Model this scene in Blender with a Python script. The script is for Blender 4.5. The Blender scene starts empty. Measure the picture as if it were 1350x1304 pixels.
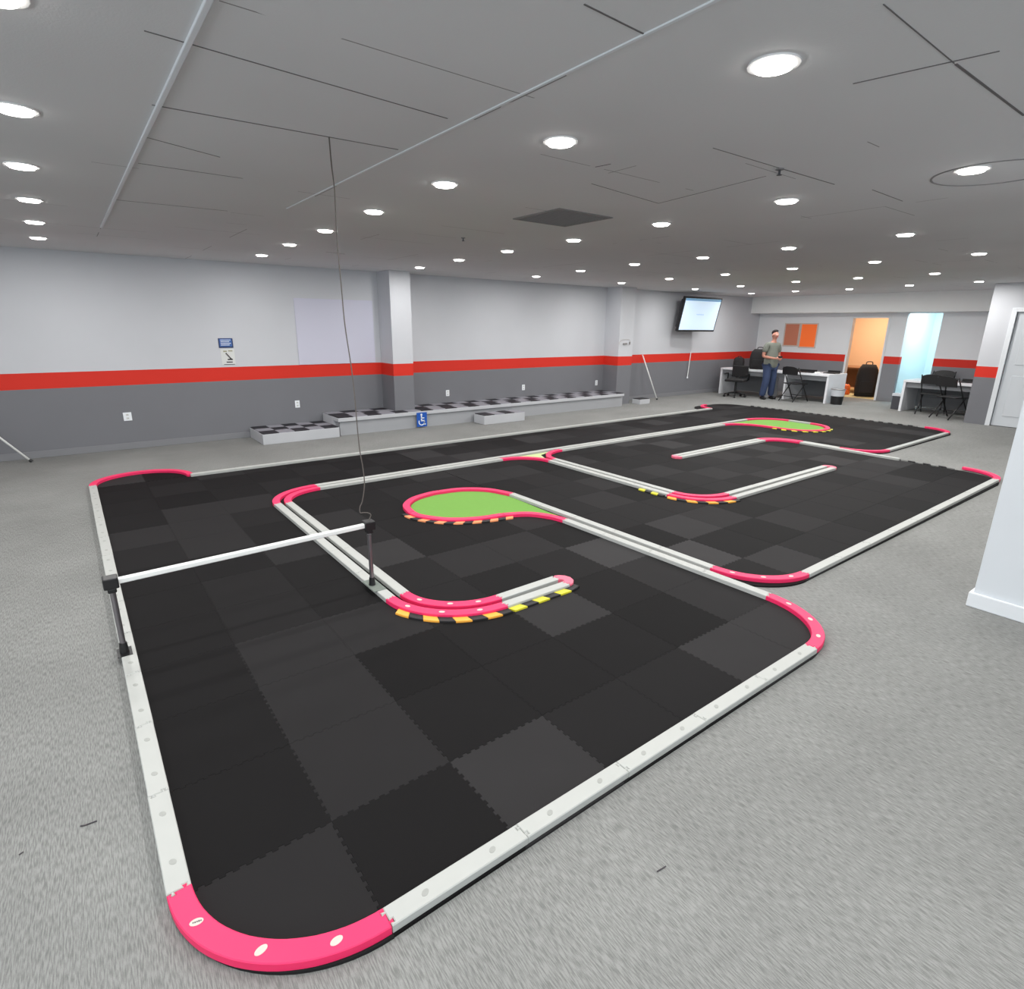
import bpy, bmesh, math, random
from mathutils import Vector, Matrix
random.seed(7)
PI = math.pi
S = bpy.context.scene
C = S.collection

# ------------------------------------------------------------------ materials
def lin(c):
    return tuple(((v/255)/12.92 if v/255 <= .04045 else ((v/255+.055)/1.055)**2.4) for v in c)
def mat(name, rgb, rough=.6, metal=0., spec=.5, var=0., vscale=6., bump=0., bscale=60., emit=None, estr=1.):
    m = bpy.data.materials.new(name); m.use_nodes = True
    nt = m.node_tree; N = nt.nodes; L = nt.links
    b = N['Principled BSDF']
    c = lin(rgb)
    b.inputs['Base Color'].default_value = (*c, 1)
    b.inputs['Roughness'].default_value = rough
    b.inputs['Metallic'].default_value = metal
    b.inputs['Specular IOR Level'].default_value = spec
    if var or bump:
        tc = N.new('ShaderNodeTexCoord')
    if var:
        n = N.new('ShaderNodeTexNoise'); n.inputs['Scale'].default_value = vscale; n.inputs['Detail'].default_value = 4
        L.new(tc.outputs['Object'], n.inputs['Vector'])
        r = N.new('ShaderNodeMix'); r.data_type = 'RGBA'
        r.inputs[6].default_value = (*[x*(1-var) for x in c], 1)
        r.inputs[7].default_value = (*[min(1, x*(1+var)) for x in c], 1)
        L.new(n.outputs['Fac'], r.inputs[0]); L.new(r.outputs[2], b.inputs['Base Color'])
    if bump:
        n2 = N.new('ShaderNodeTexNoise'); n2.inputs['Scale'].default_value = bscale
        L.new(tc.outputs['Object'], n2.inputs['Vector'])
        bp = N.new('ShaderNodeBump'); bp.inputs['Strength'].default_value = bump; bp.inputs['Distance'].default_value = .002
        L.new(n2.outputs['Fac'], bp.inputs['Height']); L.new(bp.outputs['Normal'], b.inputs['Normal'])
    if emit:
        b.inputs['Emission Color'].default_value = (*lin(emit), 1)
        b.inputs['Emission Strength'].default_value = estr
    return m

def carpet_mat():
    m = bpy.data.materials.new('grey_ribbed_carpet'); m.use_nodes = True
    nt = m.node_tree; N = nt.nodes; L = nt.links; b = N['Principled BSDF']
    b.inputs['Roughness'].default_value = .9; b.inputs['Specular IOR Level'].default_value = .25
    tc = N.new('ShaderNodeTexCoord')
    mp = N.new('ShaderNodeMapping'); mp.inputs['Rotation'].default_value = (0, 0, .04)
    L.new(tc.outputs['Object'], mp.inputs['Vector'])
    mp2 = N.new('ShaderNodeMapping'); mp2.inputs['Scale'].default_value = (1, .10, 1)
    L.new(mp.outputs['Vector'], mp2.inputs['Vector'])
    v = N.new('ShaderNodeTexNoise'); v.inputs['Scale'].default_value = 260; v.inputs['Detail'].default_value = 2
    L.new(mp2.outputs['Vector'], v.inputs['Vector'])
    f = N.new('ShaderNodeTexNoise'); f.inputs['Scale'].default_value = 420; f.inputs['Detail'].default_value = 1
    L.new(tc.outputs['Object'], f.inputs['Vector'])
    g = N.new('ShaderNodeTexNoise'); g.inputs['Scale'].default_value = .9; g.inputs['Detail'].default_value = 5; g.inputs['Roughness'].default_value = .6
    L.new(tc.outputs['Object'], g.inputs['Vector'])
    def ramp(src, p0, c0, p1, c1):
        r = N.new('ShaderNodeValToRGB'); e = r.color_ramp.elements
        e[0].position = p0; e[0].color = (c0, c0, c0, 1); e[1].position = p1; e[1].color = (c1, c1, c1, 1)
        L.new(src, r.inputs['Fac']); return r.outputs['Color']
    def mul(a, c):
        x = N.new('ShaderNodeMix'); x.data_type = 'RGBA'; x.blend_type = 'MULTIPLY'; x.inputs[0].default_value = 1
        if isinstance(a, tuple): x.inputs[6].default_value = a
        else: L.new(a, x.inputs[6])
        L.new(c, x.inputs[7]); return x.outputs[2]
    base = (*lin((137, 138, 136)), 1)
    o = mul(base, ramp(v.outputs['Fac'], .36, .68, .60, 1.08))
    o = mul(o, ramp(f.outputs['Fac'], .3, .90, .7, 1.06))
    o = mul(o, ramp(g.outputs['Fac'], .3, .84, .7, 1.08))
    L.new(o, b.inputs['Base Color'])
    bp = N.new('ShaderNodeBump'); bp.inputs['Strength'].default_value = .35; bp.inputs['Distance'].default_value = .002
    L.new(v.outputs['Fac'], bp.inputs['Height']); L.new(bp.outputs['Normal'], b.inputs['Normal'])
    return m

def banded_wall_mat(name, up=(200, 202, 207), stripe=(212, 48, 34), low=(118, 119, 124), z0=.885, z1=1.09):
    m = bpy.data.materials.new(name); m.use_nodes = True
    nt = m.node_tree; N = nt.nodes; L = nt.links; b = N['Principled BSDF']
    b.inputs['Roughness'].default_value = .62; b.inputs['Specular IOR Level'].default_value = .3
    g = N.new('ShaderNodeNewGeometry'); s = N.new('ShaderNodeSeparateXYZ'); L.new(g.outputs['Position'], s.inputs[0])
    r = N.new('ShaderNodeValToRGB'); r.color_ramp.interpolation = 'CONSTANT'
    e = r.color_ramp.elements
    H = 2.6
    e[0].position = 0; e[0].color = (*lin(low), 1)
    e[1].position = z0/H; e[1].color = (*lin(stripe), 1)
    x = e.new(z1/H); x.color = (*lin(up), 1)
    d = N.new('ShaderNodeMath'); d.operation = 'DIVIDE'; d.inputs[1].default_value = H
    L.new(s.outputs['Z'], d.inputs[0]); L.new(d.outputs[0], r.inputs['Fac'])
    n = N.new('ShaderNodeTexNoise'); n.inputs['Scale'].default_value = 1.3; n.inputs['Detail'].default_value = 3
    L.new(g.outputs['Position'], n.inputs['Vector'])
    r2 = N.new('ShaderNodeValToRGB'); r2.color_ramp.elements[0].color = (.93, .93, .93, 1); r2.color_ramp.elements[1].color = (1.03, 1.03, 1.03, 1)
    L.new(n.outputs['Fac'], r2.inputs['Fac'])
    mx = N.new('ShaderNodeMix'); mx.data_type = 'RGBA'; mx.blend_type = 'MULTIPLY'; mx.inputs[0].default_value = 1
    L.new(r.outputs['Color'], mx.inputs[6]); L.new(r2.outputs['Color'], mx.inputs[7])
    L.new(mx.outputs[2], b.inputs['Base Color'])
    return m

def ceiling_mat():
    # painted 2x4 panels: hairline seams, patchy where the paint has bridged them
    m = bpy.data.materials.new('painted_ceiling_panels'); m.use_nodes = True
    nt = m.node_tree; N = nt.nodes; L = nt.links; b = N['Principled BSDF']
    b.inputs['Roughness'].default_value = .8; b.inputs['Specular IOR Level'].default_value = .2
    g = N.new('ShaderNodeNewGeometry'); s = N.new('ShaderNodeSeparateXYZ'); L.new(g.outputs['Position'], s.inputs[0])
    def math_(op, a, c=None, d=None):
        n = N.new('ShaderNodeMath'); n.operation = op
        for i, v in enumerate((a, c, d)):
            if v is None: continue
            if isinstance(v, (int, float)): n.inputs[i].default_value = v
            else: L.new(v, n.inputs[i])
        return n.outputs[0]
    def seam(co, off, pitch, w):
        t = math_('SUBTRACT', co, off); t = math_('DIVIDE', t, pitch); t = math_('FRACT', t)
        t = math_('SUBTRACT', t, .5); t = math_('ABSOLUTE', t); t = math_('SUBTRACT', .5, t)
        t = math_('MULTIPLY', t, pitch)
        return math_('LESS_THAN', t, w)
    sx = seam(s.outputs['X'], .475, 1.10, .0035)
    sy = seam(s.outputs['Y'], .30, .57, .003)
    n = N.new('ShaderNodeTexNoise'); n.inputs['Scale'].default_value = 1.1; n.inputs['Detail'].default_value = 3
    L.new(g.outputs['Position'], n.inputs['Vector'])
    mask = math_('GREATER_THAN', n.outputs['Fac'], .58)
    a = math_('MULTIPLY', math_('MAXIMUM', sx, sy), mask)
    n3 = N.new('ShaderNodeTexNoise'); n3.inputs['Scale'].default_value = 120; L.new(g.outputs['Position'], n3.inputs['Vector'])
    n4 = N.new('ShaderNodeTexNoise'); n4.inputs['Scale'].default_value = .7; L.new(g.outputs['Position'], n4.inputs['Vector'])
    r = N.new('ShaderNodeMix'); r.data_type = 'RGBA'
    r.inputs[6].default_value = (*lin((208, 208, 209)), 1); r.inputs[7].default_value = (*lin((222, 222, 223)), 1)
    L.new(n4.outputs['Fac'], r.inputs[0])
    x = N.new('ShaderNodeMix'); x.data_type = 'RGBA'; x.inputs[7].default_value = (*lin((140, 138, 138)), 1)
    L.new(a, x.inputs[0]); L.new(r.outputs[2], x.inputs[6]); L.new(x.outputs[2], b.inputs['Base Color'])
    bp = N.new('ShaderNodeBump'); bp.inputs['Strength'].default_value = .25; bp.inputs['Distance'].default_value = .002
    L.new(n3.outputs['Fac'], bp.inputs['Height']); L.new(bp.outputs['Normal'], b.inputs['Normal'])
    return m

M = {}
M['carpet'] = carpet_mat()
M['wall'] = banded_wall_mat('three_band_wall_paint')
M['ceiling'] = ceiling_mat()
M['back_wall'] = banded_wall_mat('three_band_wall_paint_lightened', (228, 230, 233), low=(132, 133, 138), z0=.92, z1=1.10)  # lightened copy of the wall paint, making up for weak far light
M['soffit'] = mat('soffit_paint_lightened', (236, 237, 236), .6, var=.03, vscale=2)  # white raised so the colour carries light missing at the far end
M['plain_wall'] = mat('plain_white_wall_paint', (208, 213, 218), .6, var=.03, vscale=2)
M['white_paint'] = mat('white_trim_paint', (222, 226, 230), .45)
M['grey_paint'] = mat('grey_trim_paint', (126, 127, 131), .6)
M['rail_white'] = mat('white_foam', (174, 176, 173), .5, spec=.4, var=.04, vscale=12)
M['rail_pink'] = mat('pink_foam', (232, 44, 98), .5, spec=.4, var=.03, vscale=9)
M['rail_pale_pink'] = mat('pale_pink_foam', (228, 108, 132), .5, spec=.4)
M['sticker'] = mat('sticker_paper', (198, 190, 182), .5, var=.08, vscale=90)
M['sticker_grey'] = mat('worn_sticker', (152, 154, 150), .5, var=.08, vscale=90)
M['ink'] = mat('dark_ink', (60, 55, 60), .5)
M['green'] = mat('green_felt', (112, 158, 74), .85, spec=.2, var=.05, vscale=30)
M['pale_green'] = mat('pale_green_felt', (190, 205, 150), .85, spec=.2)
M['kerb_black'] = mat('black_kerb_rubber', (24, 23, 25), .6)
M['kerb_yellow'] = mat('yellow_kerb_paint', (212, 205, 50), .5)
M['kerb_orange'] = mat('orange_yellow_kerb_paint', (238, 168, 62), .5)
M['kerb_peach'] = mat('peach_kerb_paint', (236, 150, 100), .5)
for k, v in enumerate((13, 17, 23, 32, 41, 51)):
    M['tile%d' % k] = mat('foam_tile_shade_%s' % 'abcdef'[k], (v+1, v, v+1), .75, spec=.12, var=.10, vscale=3.5, bump=.15, bscale=300)
M['black'] = mat('black_plastic', (22, 22, 24), .45)
M['black_fabric'] = mat('black_fabric', (26, 25, 27), .85, var=.2, vscale=40)
M['dark_grey'] = mat('dark_grey_plastic', (62, 62, 68), .5)
M['chrome'] = mat('brushed_metal_tube', (150, 146, 150), .3, metal=.85)
M['lens'] = mat('lit_diffuser', (250, 250, 250), .4, emit=(255, 252, 246), estr=14)
M['trim'] = mat('white_trim_ring', (225, 225, 225), .5)
M['beam'] = mat('white_pvc_tube', (232, 234, 232), .35, var=.03, vscale=20)
M['cable'] = mat('grey_brown_cable', (92, 86, 82), .6)
M['grey_cable'] = mat('light_cable', (170, 165, 160), .6)
M['joint'] = mat('dark_joint', (104, 101, 101), .8)
M['vent'] = mat('grey_vent', (134, 132, 132), .7)
M['desk_white'] = mat('white_laminate', (222, 224, 228), .4)
M['desk_dark'] = mat('grey_panel', (118, 121, 125), .6)
M['stage_side'] = mat('grey_white_painted_board', (186, 188, 192), .6, var=.05, vscale=3)
M['stage_step'] = mat('grey_painted_riser', (164, 166, 170), .6, var=.05, vscale=3)
M['check_grey'] = mat('grey_check_tile', (140, 140, 148), .6)
M['check_black'] = mat('black_check_tile', (30, 29, 36), .6)
M['sign_blue'] = mat('blue_sign_face', (30, 84, 172), .4)
M['poster_blue'] = mat('blue_poster_ink', (58, 98, 165), .5, var=.12, vscale=30)
M['poster_navy'] = mat('navy_ink', (30, 48, 92), .5)
M['sign_white'] = mat('white_sign_ink', (236, 240, 244), .4)
M['poster'] = mat('white_paper', (214, 216, 214), .6)
M['olive_ink'] = mat('olive_ink', (158, 156, 130), .6)
M['board'] = mat('pale_lilac_board', (200, 200, 216), .5)
M['screen'] = mat('lit_screen', (200, 220, 240), .3, emit=(205, 226, 242), estr=.45)
M['screen_edge'] = mat('lit_screen_header', (90, 130, 160), .3, emit=(110, 150, 180), estr=.5)
M['screen_text'] = mat('screen_text', (150, 165, 180), .3, emit=(150, 165, 180), estr=.5)
M['panel_orange'] = mat('glowing_orange_panel', (255, 116, 44), .5, emit=(255, 110, 40), estr=.12)  # faint glow put into the panel itself, no lamp behind it
M['panel_brown'] = mat('terracotta_panel', (200, 122, 94), .5)
M['panel_frame'] = mat('pale_frame', (205, 190, 180), .5)
M['peach_wall'] = mat('peach_office_paint', (240, 205, 170), .6)
M['yellow_floor'] = mat('beige_office_floor', (205, 195, 150), .6)
M['cyan_wall'] = mat('pale_cyan_hall_paint', (214, 234, 238), .6)
M['orange'] = mat('orange_plastic', (245, 110, 30), .5)
M['brown'] = mat('brown_wood', (140, 100, 70), .5, var=.1)
M['bin_liner'] = mat('pale_liner', (196, 200, 206), .35)
M['skin'] = mat('skin', (186, 130, 112), .5)
M['shirt'] = mat('grey_green_cotton', (112, 116, 108), .85, var=.1, vscale=30)
M['jeans'] = mat('blue_denim', (52, 66, 98), .85, var=.15, vscale=40)
M['hair'] = mat('dark_hair', (38, 28, 28), .7)
M['monitor_face'] = mat('dark_glass', (20, 22, 28), .15)
M['glass_plate'] = mat('grey_acrylic', (120, 128, 122), .15, var=.25, vscale=60)

# ------------------------------------------------------------------ helpers
def link(name, bm, m, parent=None, smooth=False, bevel=0, seg=2):
    me = bpy.data.meshes.new(name)
    bmesh.ops.recalc_face_normals(bm, faces=bm.faces)
    bm.to_mesh(me); bm.free()
    o = bpy.data.objects.new(name, me); C.objects.link(o)
    for x in (m if isinstance(m, (list, tuple)) else [m]):
        me.materials.append(M[x])
    if smooth:
        for p in me.polygons: p.use_smooth = True
    if parent is not None: o.parent = parent
    if bevel:
        b = o.modifiers.new('bevel', 'BEVEL'); b.width = bevel; b.segments = seg; b.limit_method = 'ANGLE'
    return o
def tag(o, label, cat, group=None):
    o['label'] = label; o['category'] = cat
    if group: o['group'] = group
    return o
def thing(name, label, cat, loc=(0, 0, 0), rz=0, group=None):
    o = bpy.data.objects.new(name, None); C.objects.link(o); o.empty_display_size = .1
    o.location = loc; o.rotation_euler = (0, 0, rz)
    return tag(o, label, cat, group)
def struct(name, bm, m, **k):
    o = link(name, bm, m, **k); o['kind'] = 'structure'; return o
def box(bm, x0, x1, y0, y1, z0, z1, mi=0):
    v = [bm.verts.new(p) for p in ((x0, y0, z0), (x1, y0, z0), (x1, y1, z0), (x0, y1, z0), (x0, y0, z1), (x1, y0, z1), (x1, y1, z1), (x0, y1, z1))]
    for f in ((0, 3, 2, 1), (4, 5, 6, 7), (0, 1, 5, 4), (1, 2, 6, 5), (2, 3, 7, 6), (3, 0, 4, 7)):
        q = bm.faces.new([v[i] for i in f]); q.material_index = mi
    return bm
def B(*a):
    bm = bmesh.new()
    if isinstance(a[0], (list, tuple)):
        for q in a: box(bm, *q)
    else: box(bm, *a)
    return bm
def cyl(bm, p0, p1, r0, r1=None, n=16, cap=True):
    p0 = Vector(p0); p1 = Vector(p1); r1 = r0 if r1 is None else r1
    d = (p1-p0).normalized(); a = d.orthogonal().normalized(); b = d.cross(a)
    A = [bm.verts.new(p0+(a*math.cos(2*PI*i/n)+b*math.sin(2*PI*i/n))*r0) for i in range(n)]
    Z = [bm.verts.new(p1+(a*math.cos(2*PI*i/n)+b*math.sin(2*PI*i/n))*r1) for i in range(n)]
    for i in range(n): bm.faces.new((A[i], A[(i+1) % n], Z[(i+1) % n], Z[i]))
    if cap: bm.faces.new(A[::-1]); bm.faces.new(Z)
    return bm
def tube(pts, r, n=8, bm=None):
    bm = bm or bmesh.new(); P = [Vector(p) for p in pts]; rings = []
    up = None
    for i, p in enumerate(P):
        d = (P[min(i+1, len(P)-1)]-P[max(i-1, 0)]).normalized()
        if up is None: up = d.orthogonal().normalized()
        up = (up-d*up.dot(d)).normalized(); b = d.cross(up)
        rings.append([bm.verts.new(p+(up*math.cos(2*PI*k/n)+b*math.sin(2*PI*k/n))*r) for k in range(n)])
    for a, c in zip(rings, rings[1:]):
        for k in range(n): bm.faces.new((a[k], a[(k+1) % n], c[(k+1) % n], c[k]))
    bm.faces.new(rings[0][::-1]); bm.faces.new(rings[-1])
    return bm
def smoothpts(pts, k=8):
    P = [Vector(p) for p in pts]; out = []
    for i in range(len(P)-1):
        a, b, c, d = P[max(i-1, 0)], P[i], P[i+1], P[min(i+2, len(P)-1)]
        for j in range(k):
            t = j/k
            out.append(.5*((2*b)+(-a+c)*t+(2*a-5*b+4*c-d)*t*t+(-a+3*b-3*c+d)*t**3))
    out.append(P[-1]); return out
def prism(poly, z0, z1, inset=0., bm=None, mi=0, zc=None):
    """plan polygon (ccw) raised z0..z1; with inset the top edge is chamfered"""
    bm = bm or bmesh.new(); n = len(poly)
    area = sum(poly[i][0]*poly[(i+1) % n][1]-poly[(i+1) % n][0]*poly[i][1] for i in range(n))
    if area < 0: poly = poly[::-1]
    lv = [[bm.verts.new((x, y, z0)) for x, y in poly]]
    if inset:
        ins = []
        for i in range(n):
            a, p, c = Vector(poly[i-1]), Vector(poly[i]), Vector(poly[(i+1) % n])
            d1 = (p-a).normalized(); d2 = (c-p).normalized()
            n1 = Vector((-d1.y, d1.x)); n2 = Vector((-d2.y, d2.x))
            k = 1+n1.dot(n2); q = p+(n1+n2)*(inset/max(k, .35)); ins.append((q.x, q.y))
        zc = z1-inset if zc is None else zc
        lv.append([bm.verts.new((x, y, zc)) for x, y in poly])
        lv.append([bm.verts.new((x, y, z1)) for x, y in ins])
    else: lv.append([bm.verts.new((x, y, z1)) for x, y in poly])
    for a, c in zip(lv, lv[1:]):
        for i in range(n):
            f = bm.faces.new((a[i], a[(i+1) % n], c[(i+1) % n], c[i])); f.material_index = mi
    f = bm.faces.new(lv[-1]); f.material_index = mi
    g = bm.faces.new(lv[0][::-1]); g.material_index = mi
    f.normal_update(); g.normal_update()
    if n > 16: bmesh.ops.triangulate(bm, faces=[f, g], ngon_method='EAR_CLIP')
    return bm
ORD = 'zeroth first second third fourth fifth sixth seventh eighth ninth tenth eleventh twelfth thirteenth fourteenth fifteenth sixteenth seventeenth eighteenth nineteenth twentieth twenty-first twenty-second twenty-third twenty-fourth twenty-fifth twenty-sixth'.split()

# ------------------------------------------------------------------ room shell
CH = 2.6; WY = 9.7; EX = 16.5; JX = 14.0; JY = 3.62
struct('floor', B(-4.6, EX+3, -4.1, WY+.2, -.1, 0), 'carpet')
struct('ceiling', B(-4.6, EX+3, -4.1, WY+.2, CH, CH+.1), 'ceiling')
struct('wall_left', B(-4.6, EX+.12, WY, WY+.12, 0, CH), 'wall')
struct('wall_near', B(-4.62, -4.5, -4.1, WY, 0, CH), 'plain_wall')
struct('wall_right', B(-4.5, JX+.12, -4.1, -4.0, 0, CH), 'plain_wall')
DA = (6.25, 7.08, 2.03); DB = (5.12, 5.84, 2.14)
struct('wall_back', B((EX, EX+.12, DA[1]+.03, WY, 0, CH), (EX, EX+.12, DA[0]-.03, DA[1]+.03, DA[2]+.03, CH), (EX, EX+.12, DB[1], DA[0]-.03, 0, CH),
                      (EX, EX+.12, DB[0], DB[1], DB[2], CH), (EX, EX+.12, JY, DB[0], 0, CH)), 'back_wall')
struct('wall_soffit', B(EX-.5, EX, JY, WY, 2.16, CH), 'soffit')
DJ = (2.30, 3.20, 2.09)
struct('wall_entry', B((JX, JX+.12, DJ[1]+.03, JY, 0, CH), (JX, JX+.12, DJ[0]-.03, DJ[1]+.03, DJ[2]+.03, CH), (JX, JX+.12, -4.1, DJ[0]-.03, 0, CH)), ['wall'])
struct('wall_return', B(JX+.12, EX, JY-.12, JY, 0, CH), 'wall')
# pilasters on the left wall
struct('wall_pilaster', B(4.45, 4.83, 9.22, WY, 0, CH), 'wall')
struct('wall_pilaster', B(10.05, 10.52, 9.25, WY, 0, CH), 'wall')
# storefront windows behind the camera: the daylight side of the room
def window(n, x0, x1, y0, y1, z0, z1, nx):
    bm = bmesh.new()
    if x1-x0 < .2:
        for k in range(nx+1):
            y = y0+(y1-y0)*k/nx; box(bm, x0, x1, y-.03, y+.03, z0, z1)
        box(bm, x0, x1, y0, y1, z0-.05, z0); box(bm, x0, x1, y0, y1, z1, z1+.05)
    else:
        for k in range(nx+1):
            x = x0+(x1-x0)*k/nx; box(bm, x-.03, x+.03, y0, y1, z0, z1)
        box(bm, x0, x1, y0, y1, z0-.05, z0); box(bm, x0, x1, y0, y1, z1, z1+.05)
    return struct('window_%d' % n, bm, 'white_paint')
window(1, -4.56, -4.46, -3.4, 3.4, .5, 2.3, 4)
window(2, -3.8, 3.4, -4.04, -3.94, .5, 2.3, 4)
def daylight(loc, rot, w, h, e):
    L = bpy.data.lights.new('daylight', 'AREA'); L.shape = 'RECTANGLE'; L.size = w; L.size_y = h; L.energy = e; L.color = (.86, .94, 1)
    o = bpy.data.objects.new('daylight', L); C.objects.link(o); o.location = loc; o.rotation_euler = rot
daylight((-4.45, 0, 1.4), (0, -PI/2, 0), 1.8, 6.6, 95)
daylight((-.2, -3.93, 1.4), (PI/2, 0, 0), 7.0, 1.8, 75)
# open joints between the ceiling panels where the paint has cracked
SEAMS = [(0.354, 2.338, 1.476, 2.421, 4), (0.451, 3.049, 1.518, 2.974, 6), (0.475, 3.563, 0.838, 3.715, 3), (0.504, 4.149, 1.05, 4.141, 3), (0.472, 5.447, 1.221, 5.372, 2), (1.295, 1.396, 1.557, 1.405, 5), (1.93, 0.89, 2.506, 0.897, 3), (2.516, 0.896, 3.297, 0.889, 9), (2.424, 1.179, 2.513, 0.779, 5), (2.712, 1.955, 3.329, 1.942, 3), (3.329, 1.942, 3.924, 1.928, 5), (2.779, 2.866, 3.563, 2.983, 3), (3.563, 2.983, 3.421, 2.084, 2), (2.52, 2.574, 2.539, 2.477, 4), (4.246, 1.843, 4.763, 1.857, 4), (2.791, 7.508, 3.062, 7.578, 3)]
bm = bmesh.new()
for x0, y0, x1, y1, w in SEAMS:
    if abs(x1-x0) > abs(y1-y0): ym = (y0+y1)/2; dy = (y1-y0)*.5; q = [(x0, ym-dy-w*.0005), (x1, ym+dy-w*.0005), (x1, ym+dy+w*.0005), (x0, ym-dy+w*.0005)]
    else: q = [(x0-w*.0005, y0), (x0+w*.0005, y0), (x1+w*.0005, y1), (x1-w*.0005, y1)]
    prism(q, CH-.002, CH, bm=bm)
s_ = struct('ceiling_joints', bm, 'joint')
# baseboards
struct('baseboard_left', B((-4.5, 4.45, WY-.012, WY, 0, .09), (10.52, EX, WY-.012, WY, 0, .09)), 'grey_paint', bevel=.003)
struct('baseboard_back', B((EX-.012, EX, DA[1]+.05, WY-.02, 0, .09), (EX-.012, EX, DB[1], DA[0]-.05, 0, .09), (EX-.012, EX, JY, DB[0], 0, .09)), 'grey_paint')
struct('baseboard_entry', B(JX-.012, JX, -4, DJ[0]-.07, 0, .09), 'white_paint')
# near right column: white wall end with a wide baseboard
struct('wall_column', B(4.52, 5.05, .30, .90, 0, CH), 'plain_wall')
struct('baseboard_column', B((4.498, 4.52, .278, .922, 0, .10), (5.05, 5.072, .278, .922, 0, .10), (4.52, 5.05, .90, .922, 0, .10), (4.52, 5.05, .278, .30, 0, .10)), 'white_paint', bevel=.006)
# door at the right with casing
d = struct('door_1', B(JX+.04, JX+.08, DJ[0]+.005, DJ[1]-.005, .01, DJ[2]-.005), 'plain_wall')
link('door_panel', B((JX+.03, JX+.041, DJ[0]+.14, DJ[1]-.14, 1.15, 1.9), (JX+.03, JX+.041, DJ[0]+.14, DJ[1]-.14, .2, .95)), 'plain_wall', d, bevel=.006)
hb = bmesh.new(); cyl(hb, (JX+.04, DJ[0]+.08, .98), (JX-.02, DJ[0]+.08, .98), .012); cyl(hb, (JX-.02, DJ[0]+.08, .98), (JX-.045, DJ[0]+.08, .98), .028, .024)
link('door_handle', hb, 'chrome', d, smooth=True)
struct('trim_1', B((JX-.02, JX+.03, DJ[1], DJ[1]+.075, 0, DJ[2]+.07), (JX-.02, JX+.03, DJ[0]-.075, DJ[0], 0, DJ[2]+.07), (JX-.02, JX+.03, DJ[0], DJ[1], DJ[2], DJ[2]+.07)), 'white_paint', bevel=.004)
# doorway casings in the back wall
struct('trim_2', B((EX-.015, EX+.13, DA[1], DA[1]+.05, 0, DA[2]+.05), (EX-.015, EX+.13, DA[0]-.05, DA[0], 0, DA[2]+.05), (EX-.015, EX+.13, DA[0], DA[1], DA[2], DA[2]+.05)), 'white_paint')
# office beyond the first doorway, hall beyond the second
X1 = EX+2.6
struct('wall_office', B((X1, X1+.1, 6.05, 9.7, 0, CH), (EX+.12, X1, 9.6, 9.7, 0, CH), (EX+.12, X1, 5.98, 6.05, 0, CH)), 'peach_wall')
struct('floor_office', B(EX+.12, X1, 6.05, 9.6, 0, .006), 'yellow_floor')
struct('wall_hall', B((X1-.6, X1-.5, 3.3, 5.98, 0, CH), (EX+.12, X1-.5, 5.91, 5.98, 0, CH), (EX+.12, X1-.5, 3.2, 3.3, 0, CH)), 'cyan_wall')

# ------------------------------------------------------------------ foam mat tiles
P = .5; Y0 = 1.215; NT = 11; AMP = .005; TZ = .012
def tooth(t):
    # square wave offset along a side, zero at the corners
    q = P/(2*NT+2)
    k = int(t/q+1e-6)
    if k < 1 or k > 2*NT: return 0
    return AMP if k % 2 else -AMP
def side_pts():
    q = P/(2*NT+2); out = [(0, 0)]
    for k in range(1, 2*NT+1):
        s = AMP if k % 2 else -AMP
        out.append((k*q, s)); out.append(((k+1)*q, s))
    out.insert(1, (q, 0)); out.append(((2*NT+1)*q, 0)); out.append((P, 0))
    o2 = []
    for p in out:
        if not o2 or (abs(o2[-1][0]-p[0])+abs(o2[-1][1]-p[1])) > 1e-7: o2.append(p)
    return o2
SP = side_pts()
def full_poly():
    bot = [(t, s) for t, s in SP]
    rgt = [(P+s, t) for t, s in SP][1:]
    top = [(t, P+s) for t, s in SP][::-1][1:]
    lef = [(s, t) for t, s in SP][::-1][1:-1]
    return bot+rgt+top+lef
def tile_mesh(name, poly):
    bm = prism(poly, 0, TZ, .0012)
    me = bpy.data.meshes.new(name); bmesh.ops.recalc_face_normals(bm, faces=bm.faces); bm.to_mesh(me); bm.free()
    me.materials.append(M['tile1']); return me
TM_FULL = tile_mesh('foam_tile', full_poly())
def quarter_poly(corner, r=P+.008):
    # tile with one rounded corner
    q = {'ll': (1, 1), 'lr': (0, 1), 'ur': (0, 0), 'ul': (1, 0)}[corner]
    cx, cy = q[0]*P, q[1]*P
    a0 = {'ll': PI, 'lr': 1.5*PI, 'ur': 0, 'ul': .5*PI}[corner]
    ar = [(cx+r*math.cos(a0+PI/2*i/20), cy+r*math.sin(a0+PI/2*i/20)) for i in range(21)]
    bot = [(t, s) for t, s in SP]; top = [(t, P+s) for t, s in SP]
    lef = [(s, t) for t, s in SP]; rgt = [(P+s, t) for t, s in SP]
    if corner == 'll': return ar+rgt[3:]+top[::-1][1:-1]           # arc from (0,P) to (P,0)
    if corner == 'lr': return ar+top[::-1][3:]+lef[::-1][1:-1]     # (0,0) to (P,P)
    if corner == 'ur': return ar+lef[::-1][3:]+bot[1:-1]           # (P,0) to (0,P)
    return ar+bot[3:]+rgt[1:-1]                                    # (P,P) to (0,0)
TM = {c: tile_mesh('foam_tile', quarter_poly(c)) for c in ('ll', 'lr', 'ur', 'ul')}
def edged(bottom, left):
    bot = [(0, -.006), (P, -.006)] if bottom else SP
    lef = [(-.006 if left else s, t) for t, s in SP][::-1] if not left else [(-.006, P), (-.006, 0)]
    if left and not bottom: bot = [(-.006, 0)]+SP[1:]
    return tile_mesh('foam_tile', list(bot)+[(P+s, t) for t, s in SP][1:]+[(t, P+s) for t, s in SP][::-1][1:-1 if left else None]+list(lef)[(0 if left else 1):-1])
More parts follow.
